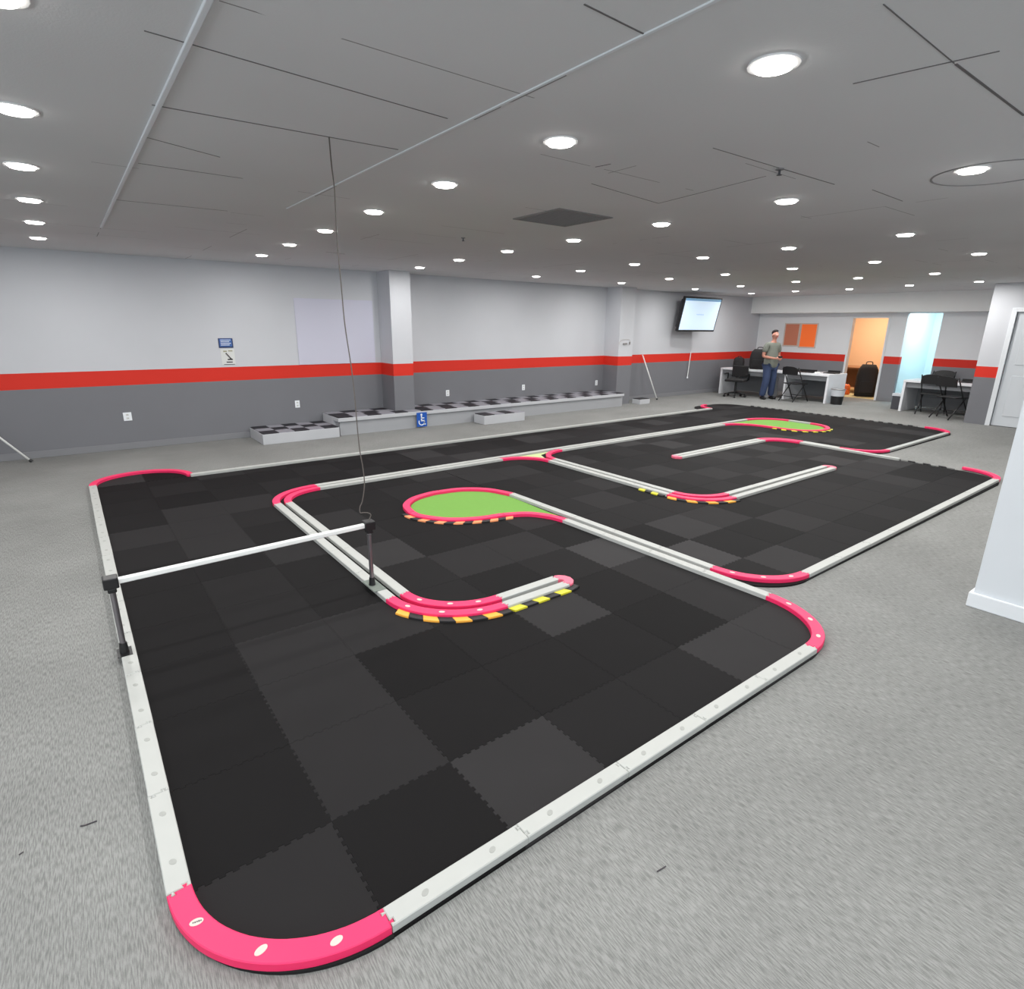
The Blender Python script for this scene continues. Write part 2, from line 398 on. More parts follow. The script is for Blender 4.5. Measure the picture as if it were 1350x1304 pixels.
TM['bottom'] = edged(True, False); TM['left'] = edged(False, True)
def half(h): return tile_mesh('foam_tile', [(t, s) for t, s in SP]+[(P, h), (0, h)])
TM['half'] = half(.27); TM['half1'] = half(.245); TM['half2'] = half(.22)
SHADE = {}   # (i, j) -> 0..5 ; read off the photograph
def sh(j, s):
    for i, ch in enumerate(s):
        if ch != '.': SHADE[(i, j)] = int(ch)
sh(0, '3142244')
sh(1, '1311103')
sh(2, '1301413')
sh(3, '1332125')
sh(4, '1212331')
sh(5, '1214113')
sh(6, '1132112')
sh(7, '2313121')
sh(8, '3321122')
sh(9, '1332113')
sh(10, '1012121')
sh(11, '1211212')
sh(12, '1132121')
SHADE[(7, 2)] = 5
rs = random.Random(3)
shade_name = ['jet black', 'black', 'soft black', 'charcoal', 'dark grey', 'slate grey']
def add_tile(i, j, me=None, xo=0, yo=0):
    s = SHADE.get((i, j), rs.choice((0, 1, 1, 2, 2, 2, 3, 3, 4)))
    o = bpy.data.objects.new('foam_tile', me or TM_FULL); C.objects.link(o)
    o.location = (i*P+xo, Y0+j*P+yo, 0)
    o.material_slots[0].link = 'OBJECT'; o.material_slots[0].material = M['tile%d' % s]
    tag(o, '%s foam floor tile, %s row from the near edge, %s column from the left' % (shade_name[s], ORD[j+1], ORD[i+1]), 'floor tile',
        'interlocking foam tiles of the race track floor')
for i in range(25):
    for j in range(14):
        x = i; me = None
        if i < 7:
            if j > 12 and i not in (0, 1): continue
            if (i, j) == (0, 0): me = TM['ll']
            if (i, j) == (6, 0): me = TM['lr']
        elif i < 18:
            if j < 1 or j > 12: continue
            if (i, j) == (7, 1): me = TM['ll']
            if (i, j) == (17, 1): me = TM['lr']
        else:
            if j < 4: continue
            if j > 12 and i < 22: continue
            if (i, j) == (24, 4): me = TM['lr']
            if (i, j) == (18, 4): me = TM['ll']
        if me is None and ((i < 7 and j == 0) or (7 <= i < 18 and j == 1) or (i >= 18 and j == 4)): me = TM['bottom']
        if me is None and i == 0 and j < 12: me = TM['left']
        if j == 12: me = TM['half' if i < 7 else 'half1' if i < 18 else 'half2']
        if j == 13:
            if i in (0, 22): me = TM['ul']
            elif i in (1, 24): me = TM['ur']
            add_tile(i, j, me, 0, -.225); continue
        add_tile(i, j, me, 0, 0 if i < 7 else .025 if i < 18 else .05)

# ------------------------------------------------------------------ rails
RW = .070; RH = .029
def arc(c, rx, ry, a0, a1, n=18):
    return [(c[0]+rx*math.cos(math.radians(a0+(a1-a0)*i/n)), c[1]+ry*math.sin(math.radians(a0+(a1-a0)*i/n))) for i in range(n+1)]
def cat2(pts, k=7):
    return [(p.x, p.y) for p in smoothpts([(x, y, 0) for x, y in pts], k)]
def resample(pts, step=.03):
    P_ = [Vector(p) for p in pts]; L = [0]
    for a, b in zip(P_, P_[1:]): L.append(L[-1]+(b-a).length)
    n = max(2, int(round(L[-1]/step))); out = []; k = 0
    for i in range(n+1):
        s = L[-1]*i/n
        while k < len(L)-2 and L[k+1] < s: k += 1
        t = (s-L[k])/max(1e-9, L[k+1]-L[k]); out.append(tuple(P_[k].lerp(P_[k+1], min(1, t))))
    return out, L[-1]
def band_poly(pts, w, off=0.):
    A = []; Bk = []
    for i, p in enumerate(pts):
        a = Vector(pts[max(i-1, 0)]); c = Vector(pts[min(i+1, len(pts)-1)])
        d = (c-a).normalized(); n = Vector((-d.y, d.x)); q = Vector(p)
        A.append(tuple(q+n*(off+w/2))); Bk.append(tuple(q+n*(off-w/2)))
    return Bk, A
def rail_piece_poly(pts, gap=.0008):
    """plan outline of one foam rail: band with puzzle tabs at its end and notches at its start"""
    Rt, Lt = band_poly(pts, RW)
    s = Vector(pts[0]); e = Vector(pts[-1])
    ds = (Vector(pts[1])-s).normalized(); de = (e-Vector(pts[-2])).normalized()
    ns = Vector((-ds.y, ds.x)); ne = Vector((-de.y, de.x))
    T = .012; h = RW/2
    def key(o, d, n, sg):
        # dovetail keys: one each side of the middle
        out = []
        for c in (-.5*h, .5*h):
            g = T*(1 if c < 0 else -1)
            out += [(c-.0035, 0), (c-.007, g), (c+.007, g), (c+.0035, 0)]
        return [tuple(o+d*y+n*x) for x, y in out]
    endk = key(e-de*gap, de, ne, 1)
    stk = key(s+ds*gap, ds, ns, 1)
    poly = Rt[:-1]+[tuple(Vector(Rt[-1])-de*gap)]+endk+[tuple(Vector(Lt[-1])-de*gap)]+Lt[1:-1][::-1]+[tuple(Vector(Lt[0])+ds*gap)]+stk[::-1]+[tuple(Vector(Rt[0])+ds*gap)]
    poly = poly[:-1]; poly[0] = tuple(Vector(Rt[0])+ds*gap)
    return poly
def sticker(pos, ang, parent, m='sticker', text=False, a=.019, b=.012):
    poly = [(a*math.cos(2*PI*i/16)*math.cos(ang)-b*math.sin(2*PI*i/16)*math.sin(ang), a*math.cos(2*PI*i/16)*math.sin(ang)+b*math.sin(2*PI*i/16)*math.cos(ang)) for i in range(16)]
    bm = prism(poly, 0, .0008)
    o = link('round_sticker', bm, m, parent); o.location = (pos[0], pos[1], TZ+RH)
    if text:
        bm = bmesh.new()
        for k in range(5):
            x = -.0105+k*.0052
            box(bm, x, x+.0036, -.0022-(k % 2)*.0008, .0022+(k == 3)*.001, .0008, .0011)
        t = link('printed_word', bm, 'ink', o); t.rotation_euler = (0, 0, ang)
    return o
def pink(name_label, pts, m='rail_pink', stick=0, text=False, cat='track rail', group=None):
    pts, L = resample(pts)
    bm = prism(rail_piece_poly(pts), 0, RH, .003)
    org = pts[len(pts)//2]
    o = link('curved_rail', bm, m); o.location = (0, 0, TZ)
    # origin at the piece itself
    o.data.transform(Matrix.Translation((-org[0], -org[1], 0))); o.location = (org[0], org[1], TZ)
    tag(o, name_label, cat, group)
    for k in range(stick):
        i = int(len(pts)*(k+.5)/stick*.86+len(pts)*.07); p = pts[min(i, len(pts)-2)]; q = pts[min(i+1, len(pts)-1)]
        s = sticker((p[0]-org[0], p[1]-org[1]), (-.25, .25, .1)[k % 3] if text else math.atan2(q[1]-p[1], q[0]-p[0]), o, 'sticker', text and k == 0)
        s.location = (p[0]-org[0], p[1]-org[1], RH)
    return o
def run(label, a, b, n, stick=False):
    a = Vector(a); b = Vector(b); L = (b-a).length; ang = math.atan2(b.y-a.y, b.x-a.x)
    r = thing('straight_rail', label, 'track rail', (a.x, a.y, TZ), ang)
    me = None
    for k in range(n):
        l = L/n
        if me is None:
            pts = [(l*i/4, 0) for i in range(5)]
            o = link('rail_segment', prism(rail_piece_poly(pts), 0, RH, .003), 'rail_white', r); me = o.data
        else:
            o = bpy.data.objects.new('rail_segment', me); C.objects.link(o); o.parent = r
        o.location = (l*k, 0, 0)
        # hand-laid: tiny yaw per piece
        dz = rs.uniform(-.0025, .0025); o.location.y = dz*.6; o.location.z = 0
        if stick:
            for t in (.25, .75):
                s = sticker((l*t, 0), .5, o, 'sticker_grey', a=.014, b=.010); s.location.z = RH
    return r

run('long white foam rail down the left side of the mat', (.015, 1.72), (.015, 7.50), 12, True)
run('white foam rail along the near front edge of the mat', (.50, 1.25), (3.08, 1.25), 5, True)
run('white foam rail of the centre spine, front strand up to the green teardrop tail', (3.50, 1.74), (3.44, 3.70), 4)
run('white foam rail of the centre spine, rear strand up to the green teardrop', (3.60, 2.24), (3.55, 4.66), 5)
run('white foam rail along the right front edge of the mat', (4.06, 1.775), (8.70, 1.80), 9)
run('far white double rail, front strand running down to the open mat edge', (9.03, 4.35), (9.00, 2.95), 3)
run('far white double rail, short rear strand beside the far pink corner', (9.12, 4.35), (9.10, 3.80), 1)
run('white foam rail along the far right front edge of the mat', (9.54, 3.30), (12.06, 3.32), 5)
run('long thin white rail along the back edge of the mat, nearest the benches', (.95, 7.47), (11.25, 7.50), 21)
run('long white middle rail, rear strand running to the far green infield', (1.98, 6.165), (10.45, 6.165), 17)
run('middle rail front strand, left part beside the pink double corner', (1.98, 6.06), (4.44, 6.06), 5)
run('middle rail front strand, right part running to the far green infield', (5.50, 6.06), (9.55, 6.06), 8)
run('diagonal double rail of the near hairpin, left strand under the white beam', (1.44, 3.18), (1.44, 5.70), 5)
run('diagonal double rail of the near hairpin, right strand under the white beam', (1.545, 3.19), (1.545, 5.68), 5)
run('short white rail at the near hairpin tip, rear strand', (2.02, 2.775), (2.52, 2.78), 1)
run('short white rail at the near hairpin tip, front strand beside yellow kerb', (1.99, 2.67), (2.52, 2.67), 1)
run('white rail of the second hairpin, left strand from the small green wedge', (4.92, 3.68), (4.92, 5.62), 4)
run('white rail of the second hairpin, right strand from the small green wedge', (5.03, 3.70), (5.03, 5.66), 4)
run('white double rail tip of the second hairpin, rear strand', (5.45, 3.33), (7.66, 3.335), 4)
run('white double rail tip of the second hairpin, front strand', (5.40, 3.21), (7.66, 3.225), 4)
run('far short white double rail ending at a pale cap, front strand', (6.56, 4.77), (8.70, 4.78), 4)
run('far short white double rail ending at a pale cap, rear strand', (6.56, 4.865), (8.70, 4.875), 4)
run('one short white rail piece on the far right of the far green infield', (11.08, 5.20), (11.08, 5.62), 1)

pink('pink curved foam corner nearest the camera with three round stickers', arc((.50, 1.72), .485, .47, 180, 270), stick=3, text=True)
pink('pink curved corner at the right end of the near front rail', arc((3.08, 1.74), .42, .49, -90, 0), stick=3)
pink('pink curved corner below the centre spine, at the start of the right front rail', arc((4.06, 2.24), .46, .46, 180, 270), stick=3)
pink('pink curved corner at the right, pointing at the white column', arc((8.70, 2.25), .43, .45, -90, 0))
pink('pink curved corner at the far right tip of the mat', arc((12.06, 3.78), .43, .46, -90, 0))
pink('pink curved corner at the far left end of the far right front rail', arc((9.54, 3.78), .44, .48, 180, 270))
pink('far pink arc joining the short double rail, outer of the two', arc((8.70, 4.37), .42, .505, 90, 0))
pink('far pink arc joining the short double rail, inner of the two', arc((8.70, 4.37), .33, .41, 90, 0))
pink('pink arc at the back left corner, left half of the half ring', arc((.48, 7.50), .465, .44, 180, 90))
pink('pink arc at the back left corner, right half of the half ring', arc((.48, 7.47), .47, .47, 90, 0))
pink('small pink arc at the far back corner of the mat', arc((11.70, 7.50), .45, .45, 180, 90))
pink('pink double corner at the top of the near hairpin, outer arc', arc((1.98, 5.70), .54, .465, 180, 90))
pink('pink double corner at the top of the near hairpin, inner arc', arc((1.98, 5.68), .435, .38, 180, 90))
pink('pink outer arc at the bottom of the near hairpin, along the kerb', arc((1.99, 3.18), .55, .51, 180, 270), stick=3)
pink('pink inner arc at the bottom of the near hairpin', arc((2.02, 3.19), .475, .415, 180, 270), stick=3)
pink('small pale pink end cap of the near hairpin tip', arc((2.52, 2.725), .055, .055, 90, -90, 10), 'rail_pale_pink')
pink('small pale end cap of the second hairpin tip', arc((7.66, 3.28), .055, .055, 90, -90, 10), 'rail_pale_pink')
pink('small pale end cap of the far short double rail', arc((6.56, 4.818), .05, .05, 90, 270, 10), 'rail_pale_pink')
LOOP1 = [(3.44, 3.70), (3.40, 3.86), (3.28, 4.04), (3.06, 4.15)]
pink('pink tail curve joining the green teardrop to the centre spine', cat2(LOOP1))
pink('pink arc around the near green teardrop, front side along the kerb', cat2([(3.06, 4.15), (2.80, 4.20), (2.56, 4.34), (2.41, 4.56), (2.39, 4.70)]))
pink('pink arc around the near green teardrop, left and back', cat2([(2.39, 4.70), (2.45, 4.93), (2.62, 5.10), (2.85, 5.17), (2.97, 5.17)]))
pink('pink arc around the near green teardrop, right and back', cat2([(2.97, 5.17), (3.22, 5.12), (3.44, 4.94), (3.55, 4.66)]))
pink('pink arc on the front side of the small pale green wedge', arc((4.44, 5.62), .48, .44, 90, 0))
pink('pink arc on the right side of the small pale green wedge', arc((5.50, 5.66), .47, .40, 180, 90))
pink('pink outer arc at the bend of the second hairpin, along the kerb', arc((5.40, 3.68), .48, .47, 180, 270))
pink('pink inner arc at the bend of the second hairpin', arc((5.45, 3.70), .42, .37, 180, 270))
pink('pink arc at the left tip of the far green infield', cat2([(9.55, 6.06), (9.75, 6.00), (9.93, 5.82), (10.02, 5.60), (10.05, 5.25)]))
pink('pink arc on the near side of the far green infield', arc((10.56, 5.22), .51, .52, 180, 270))
pink('pink arc on the right tip of the far green infield', arc((10.56, 5.20), .52, .50, -90, 0))
pink('pink arc on the back side of the far green infield', arc((10.45, 5.62), .63, .545, 0, 90))

# green infields
def sheet(label, pts, m):
    o = link('green_infield', prism(pts, 0, .004), m)
    c = (sum(p[0] for p in pts)/len(pts), sum(p[1] for p in pts)/len(pts))
    o.data.transform(Matrix.Translation((-c[0], -c[1], 0))); o.location = (c[0], c[1], TZ)
    tag(o, label, 'green infield')
def inner(pts, off):
    Rt, Lt = band_poly(pts, 0, off); return Rt
lp = resample(cat2([(3.49, 3.80), (3.41, 3.96), (3.26, 4.08), (3.06, 4.15), (2.80, 4.20), (2.56, 4.34), (2.41, 4.56), (2.39, 4.70), (2.45, 4.93), (2.62, 5.10), (2.85, 5.17), (2.97, 5.17), (3.22, 5.12), (3.44, 4.94), (3.55, 4.66)]), .05)[0]
sheet('bright green teardrop sheet inside the near pink loop', inner(lp, -.042)[1:]+[(3.51, 4.4), (3.50, 4.0)], 'green')
lp2 = arc((10.56, 5.22), .46, .47, 180, 270)+arc((10.56, 5.20), .47, .45, -90, 0)+arc((10.45, 5.62), .58, .49, 0, 90)+[(9.9, 6.11), (9.98, 5.95), (10.06, 5.75), (10.09, 5.45)]
sheet('bright green sheet inside the far pink loop', lp2, 'green')
sheet('small pale green wedge where the middle rails fork', [(4.60, 6.115), (4.85, 6.02), (4.97, 5.80), (4.99, 5.80), (5.09, 6.02), (5.34, 6.115)], 'pale_green')

# kerbs
def kerb(label, pts, off, m, side=1, period=.15, w=.05):
    pts, L = resample(pts, .0125)
    n = int(L/period)
    k = thing('kerb_strip', label, 'kerb', (pts[len(pts)//2][0], pts[len(pts)//2][1], TZ))
    ox, oy = k.location.x, k.location.y
    def off_pt(s, d):
        t = max(0, min(.99999, s/L))*(len(pts)-1); i = int(t); f = t-i
        a = Vector(pts[i]); c = Vector(pts[i+1]); dd = (c-a).normalized(); nn = Vector((-dd.y, dd.x))*side
        q = a.lerp(c, f)+nn*d; return (q.x-ox, q.y-oy)
    for par in (0, 1):
        bm = bmesh.new()
        for i in range(n):
            s0 = (i+par*.5)*L/n; s1 = s0+.5*L/n; sk = .022
            poly = []
            for t in range(5): poly.append(off_pt(s0+(s1-s0)*t/4, off))
            ww = w
            for t in range(4, -1, -1): poly.append(off_pt(s0+(s1-s0)*t/4+sk, off+ww))
            prism(poly, 0, .014, .003, bm)
        link('painted_blocks' if par == 0 else 'black_blocks', bm, m if par == 0 else 'kerb_black', k)
h = RW/2
kerb('black and orange kerb strip around the pink bend of the near hairpin', arc((1.99, 3.18), .55, .51, 195, 270, 40), h, 'kerb_orange', -1)
kerb('black and yellow kerb strip along the white tip of the near hairpin', [(1.99, 2.67), (2.50, 2.67), (2.56, 2.69)], h, 'kerb_yellow', -1)
kerb('black and peach kerb strip under the near green teardrop', cat2([(3.14, 4.12), (2.80, 4.20), (2.56, 4.34), (2.41, 4.56), (2.385, 4.74)]), h, 'kerb_peach', 1)
kerb('black and yellow kerb strip on the straight before the second hairpin bend', [(4.92, 4.05), (4.92, 3.70)], h, 'kerb_yellow', -1)
kerb('black and orange kerb strip around the second hairpin bend', arc((5.40, 3.68), .48, .47, 182, 270, 40), h, 'kerb_orange', -1)
kerb('black and yellow kerb strip on the near side of the far green infield', arc((10.56, 5.22), .51, .52, 165, 300, 40), h, 'kerb_yellow', -1)
kerb('black and grey toothed kerb along the far right mat edge', [(12.5, 3.9), (12.5, 7.3)], 0, 'carpet', -1, period=.17)
kerb('black and grey toothed kerb on the open edge by the white column', [(9.0, 2.3), (9.0, 3.2)], 0, 'carpet', -1, period=.17)

# ------------------------------------------------------------------ timing bridge over the track
YB = 3.42
br = thing('timing_bridge', 'white beam on metal posts spanning the track, cable rising from it', 'timing bridge', (0, YB, 0))
bo = link('beam', B(0, 1.37, -.016, .016, -.015, .015), 'beam', br, bevel=.006)
bo.location = (.03, 0, .452); bo.rotation_euler = (0, -.018, 0)
def clamp(x, z):
    bm = B((x-.034, x+.034, -.035, .035, z-.03, z+.03), (x-.020, x+.020, -.026, .026, z-.055, z-.03)); return link('clamp', bm, 'black', br, bevel=.006)
clamp(0.0, .452); clamp(1.42, .476)
for x in (0.0, 1.42):
    bm = bmesh.new(); cyl(bm, (x, 0, .044), (x, 0, .41), .014, .014); link('post', bm, 'chrome', br, smooth=False)
    bm = bmesh.new(); cyl(bm, (x, 0, .044), (x, 0, .10), .022, .018); link('post_foot', bm, 'black', br)
    bm = B(x-.034, x+.034, -.05, .05, .041, .044) if x < 1 else B(x-.036, x+.05, -.11, .09, .041, .045); link('base_plate', bm, 'black' if x < 1 else 'glass_plate', br)
wp = [(1.425, 3.42, .508), (1.44, 3.42, .54), (1.424, 3.42, .558), (1.395, 3.42, .566), (1.368, 3.42, .572), (1.37, 3.42, .61), (1.389, 3.42, .65), (1.41, 3.42, .76), (1.405, 3.42, .875), (1.39, 3.42, 1.03), (1.378, 3.42, 1.43), (1.352, 3.42, 1.736), (1.338, 3.40, 1.954), (1.312, 3.35, 2.21), (1.278, 3.25, 2.42), (1.232, 3.15, 2.52), (1.171, 3.0, 2.6)]
tag(link('hanging_cable', tube(smoothpts(wp, 6), .0035, 6), 'cable', smooth=True), 'thin dark cable hanging from the ceiling down to the timing bridge', 'cable')

# ------------------------------------------------------------------ ceiling things
LX = [(8, 129), ]
rows = {   # centres measured where seen on the ceiling, row by row from the left wall out
 0: [(-.02, 8.40), (2.27, 8.43), (4.60, 8.45), (6.95, 8.47), (9.15, 8.45), (11.7, 8.55), (14.1, 8.6)],
 1: [(-.02, 7.10), (2.22, 7.08), (4.48, 7.12), (6.75, 7.12), (8.98, 7.14), (11.5, 7.28), (13.9, 7.36)],
 2: [(-.02, 5.85), (2.17, 5.82), (4.39, 5.90), (6.60, 5.87), (8.87, 5.92), (11.15, 5.92), (13.9, 6.16)],
 3: [(-.02, 4.64), (2.12, 4.61), (4.35, 4.71), (6.60, 4.75), (8.70, 4.70), (11.04, 4.78), (13.5, 4.86)],
 4: [(0.0, 3.47), (2.08, 3.46), (4.25, 3.51), (6.51, 3.59), (8.60, 3.55), (10.97, 3.63), (13.28, 3.68)],
 5: [(0.0, 2.34), (2.06, 2.35), (4.15, 2.35), (6.38, 2.41), (8.52, 2.42)],
 6: [(0.0, 1.28), (2.05, 1.27), (4.13, 1.29), (6.3, 1.3), (8.5, 1.3), (10.8, 1.3)],
 7: [(0.0, 0.05), (2.1, 0.05), (6.2, 0.05), (8.5, .05)],  # out of view, added to light the foreground
 8: [(-0.1, -1.2), (2.1, -1.2), (4.2, -1.2), (6.3, -1.2)],  # unseen row behind the camera, added for foreground light
 9: [(-2.3, 8.4), (-2.3, 5.9), (-2.3, 3.5), (-2.3, 1.2), (-2.3, -1.2)],  # unseen downlights past the left edge, added for light
}
bm = bmesh.new()
n = 32
def ring(bm, r0, r1, z0, z1, n=32):
    a = [[bm.verts.new((r*math.cos(2*PI*i/n), r*math.sin(2*PI*i/n), z)) for i in range(n)] for r, z in ((r0, z1), (r0, z0), (r1, z0), (r1, z1))]
    for u, v in zip(a, a[1:]+a[:1]):
        for i in range(n): bm.faces.new((u[i], u[(i+1) % n], v[(i+1) % n], v[i]))
ring(bm, .070, .084, -.006, .0)
L0 = thing('ceiling_light', '', 'downlight')
tr = link('trim_ring', bm, 'trim', L0)
bm = bmesh.new(); cyl(bm, (0, 0, 0), (0, 0, -.016), .071, .060, 32)
ln = link('lens', bm, 'lens', L0)
LAMP = bpy.data.lights.new('downlight_lamp', 'AREA'); LAMP.shape = 'DISK'; LAMP.size = .13; LAMP.energy = 12.2; LAMP.color = (1, .985, .96)
LAMP2 = LAMP.copy(); LAMP2.energy = 17
first = True
for r, lst in rows.items():
    for c, (x, y) in enumerate(lst):
        x = x; 
        if first:
            o = L0; first = False
        else:
            o = L0.copy(); C.objects.link(o)
            for ch in (tr, ln):
                q = ch.copy(); C.objects.link(q); q.parent = o
        o.location = (x, y, CH)
        rowtxt = ORD[r+1]
        if r < 9: tag(o, 'glowing round ceiling downlight, %s row out from the left wall, %s in that row' % (rowtxt, ORD[c+1]), 'downlight', 'recessed ceiling downlights')  # also labels the unseen rows added for foreground light
        else: tag(o, 'glowing round ceiling downlight added beyond the left picture edge, %s from the left wall' % ORD[c+1], 'downlight', 'recessed ceiling downlights')
        lo = bpy.data.objects.new('lamp', LAMP if x < 8 else LAMP2); C.objects.link(lo); lo.location = (0, 0, -.018); lo.parent = o
# raceway and cover strips
tag(link('cable_raceway', B(.462, .482, 1.2, 7.05, CH-.012, CH), 'white_paint', bevel=.003), 'white raceway strip crossing the ceiling above the left rail', 'cable raceway')
tag(link('ceiling_strip', B(1.550, 1.562, .7, 4.95, CH-.005, CH), 'white_paint'), 'thin pale joint strip crossing the ceiling beside the cable hole', 'ceiling strip')
v = thing('ceiling_vent', 'square grey vent grille in the ceiling above the track', 'vent', (3.43, 3.86, CH))
link('frame', B((-.29, .29, -.29, -.26, -.008, 0), (-.29, .29, .26, .29, -.008, 0), (-.29, -.26, -.26, .26, -.008, 0), (.26, .29, -.26, .26, -.008, 0)), 'vent', v)
sl = bmesh.new(); box(sl, -.26, .26, -.26, .26, -.002, 0)
for i in range(14):
    y = -.245+i*.0355; box(sl, -.26, .26, y, y+.014, -.007, -.002)
link('louvres', sl, 'vent', v)
bm = bmesh.new(); ring(bm, .29, .30, -.004, 0, 48)
g = link('ceiling_hatch', bm, 'vent'); g.location = (4.33, 1.24, CH); tag(g, 'thin circular ring of a round hatch in the ceiling at right', 'ceiling hatch')
for lab, x, y in (('small dark sprinkler head in the ceiling left of the square vent', 3.42, 5.35), ('small dark sprinkler head in the ceiling right of the square vent', 3.33, 1.95)):
    s = thing('sprinkler_head', lab, 'sprinkler', (x, y, CH))
    bm = bmesh.new(); cyl(bm, (0, 0, 0), (0, 0, -.006), .022); link('escutcheon', bm, 'vent', s)
    bm = bmesh.new(); cyl(bm, (0, 0, -.006), (0, 0, -.03), .006); cyl(bm, (0, 0, -.03), (0, 0, -.033), .014); link('nozzle', bm, 'dark_grey', s)

# ------------------------------------------------------------------ things on and by the left wall
def outlet(lab, x, z=.47, w=.075):
    t = thing('wall_outlet', lab, 'outlet', (x, WY, z))
    link('cover_plate', B(-w/2, w/2, -.006, 0, -.058, .058), 'sign_white', t, bevel=.002)
    bm = bmesh.new()
    for zz in (-.028, .02):
        box(bm, -.017, .017, -.009, -.006, zz-.010, zz+.018)
    link('socket', bm, 'poster', t)
    bm = bmesh.new()
    for zz in (-.028, .02):
        box(bm, -.008, -.005, -.0095, -.009, zz, zz+.010); box(bm, .005, .008, -.0095, -.009, zz, zz+.010)
    link('slot', bm, 'black', t)
outlet('white wall outlet furthest left, below the red stripe', .57, .46, .10)
outlet('white wall outlet above the low checkered platform', 2.93)
outlet('white wall outlet just right of the square pillar', 5.80, .48)
outlet('white wall outlet above the middle of the long bench', 7.67, .49)
outlet('white wall outlet near the right end of the long bench', 10.03-.18, .48)
# poster + sign
t = thing('wall_poster', 'small blue notice on the left wall above the red stripe', 'notice', (1.96, WY, 1.45))
link('backing', B(-.10, .10, -.006, 0, -.07, .07), 'poster_navy', t)
link('printed_face', B(-.085, .085, -.0075, -.006, -.05, .062), 'poster_blue', t)
bm = bmesh.new()
for i in range(4): box(bm, -.07, .07-.02*(i % 2), -.0085, -.0075, .04-i*.024, .048-i*.024)
link('printed_lines', bm, 'sign_white', t)
t = thing('wall_poster', 'white notice with dark marks under the small blue notice', 'notice', (1.97, WY, 1.245))
link('backing', B(-.095, .095, -.004, 0, -.115, .12), 'poster', t)
bm = bmesh.new()
box(bm, -.06, -.01, -.006, -.004, .075, .095); box(bm, .01, .07, -.006, -.004, .082, .1)
link('header_marks', bm, 'olive_ink', t)
bm = bmesh.new()
for k in range(6): box(bm, -.03+k*.012, -.012+k*.012, -.006, -.004, .04-k*.016, .062-k*.016)
box(bm, -.01, .06, -.006, -.004, -.045, -.025); box(bm, -.03, .055, -.006, -.004, -.082, -.066); box(bm, -.07, .085, -.006, -.004, -.112, -.104)
link('dark_marks', bm, 'ink', t)
tag(link('blank_board', B(3.02, 4.34, WY-.012, WY-.001, 1.10, 2.13), 'board', bevel=.002), 'large blank pale lilac board on the wall left of the square pillar', 'board')
# stages
def checker(x0, x1, y0, y1, z, s):
    bm = bmesh.new(); nx = round((x1-x0)/s); ny = round((y1-y0)/s)
    dx = (x1-x0)/nx; dy = (y1-y0)/ny
    for i in range(nx):
        for j in range(ny):
            box(bm, x0+i*dx, x0+(i+1)*dx, y0+j*dy, y0+(j+1)*dy, z, z+.012, (i+j) % 2)
    return bm
def platform(name, lab, cat, x0, x1, y0, y1, h, s, lip=.0, m='stage_side'):
    t = thing(name, lab, cat, (x0, y0, 0))
    w, dd = x1-x0, y1-y0
    if lip:
        link('riser', B(.04, w, .05, dd, 0, h-.06), 'stage_step', t)
        link('deck', B(0, w, 0, dd, h-.06, h), m, t, bevel=.004)
    else:
        link('riser', B(0, w, 0, dd, 0, h), m, t, bevel=.004)
    link('checkered_top', checker(.01, w-.01, .01, dd-.01, h, s), ['check_black', 'check_grey'], t)
    return t
platform('low_platform', 'low white platform with black and grey checkered top, left of the long bench', 'platform', 2.15, 3.32, 8.93, 9.68, .155, .25)
st = platform('long_bench', 'long low bench with black and grey checkered top along the left wall', 'bench', 3.33, 10.04, 8.98, 9.21, .29, .25, 1)
# the bench behind the pillars' front line
link('rear_deck', B((.0, 4.44-3.33, .235, .70, 0, .29), (4.84-3.33, 10.04-3.33, .235, .70, 0, .29)), 'stage_side', st)
link('rear_checkered_top', checker(.01, 1.10, .235, .70, .29, .25), ['check_black', 'check_grey'], st)
bmc = bmesh.new()
nx = 20
for i in range(nx):
    for j in range(2):
        x = 1.52+i*.2585; box(bmc, x, x+.2585, .235+j*.2325, .4675+j*.2325, .29, .302, (i+j) % 2)
link('rear_checkered_top', bmc, ['check_black', 'check_grey'], st)
platform('step_box', 'small checkered step box in front of the long bench', 'step', 5.92, 6.86, 8.62, 8.96, .16, .235)
platform('step_box', 'tiny dark topped block at the right end of the long bench', 'step', 10.60, 10.95, 8.98, 9.22, .11, .35)
# wheelchair sign on the bench front
sx = 4.83; sg = thing('accessibility_sign', 'blue wheelchair sign on the front of the long bench', 'sign', (sx, 8.965, .02))
link('sign_face', B(-.10, .10, 0, .012, 0, .25), 'sign_blue', sg, bevel=.003)
bm = bmesh.new()
cyl(bm, (-.01, -.002, .212), (-.01, 0, .212), .019, n=16)
box(bm, -.022, .0, -.002, 0, .11, .19)
box(bm, -.022, .045, -.002, 0, .145, .160)
box(bm, -.022, .050, -.002, 0, .098, .116)
box(bm, .036, .052, -.002, 0, .045, .11); box(bm, .036, .072, -.002, 0, .036, .050)
for i in range(14):
    a0 = math.radians(150+i*15); a1 = math.radians(150+(i+1)*15)
    q = []
    for r, a in ((.046, a0), (.062, a0), (.062, a1), (.046, a1)): q.append((-.008+r*math.cos(a), .085+r*math.sin(a)))
    vs = [bm.verts.new((x, -.002, z)) for x, z in q]+[bm.verts.new((x, 0, z)) for x, z in q]
    for f in ((0, 1, 2, 3), (7, 6, 5, 4), (0, 4, 5, 1), (1, 5, 6, 2), (2, 6, 7, 3), (3, 7, 4, 0)): bm.faces.new([vs[k] for k in f])
link('wheelchair_symbol', bm, 'sign_white', sg)
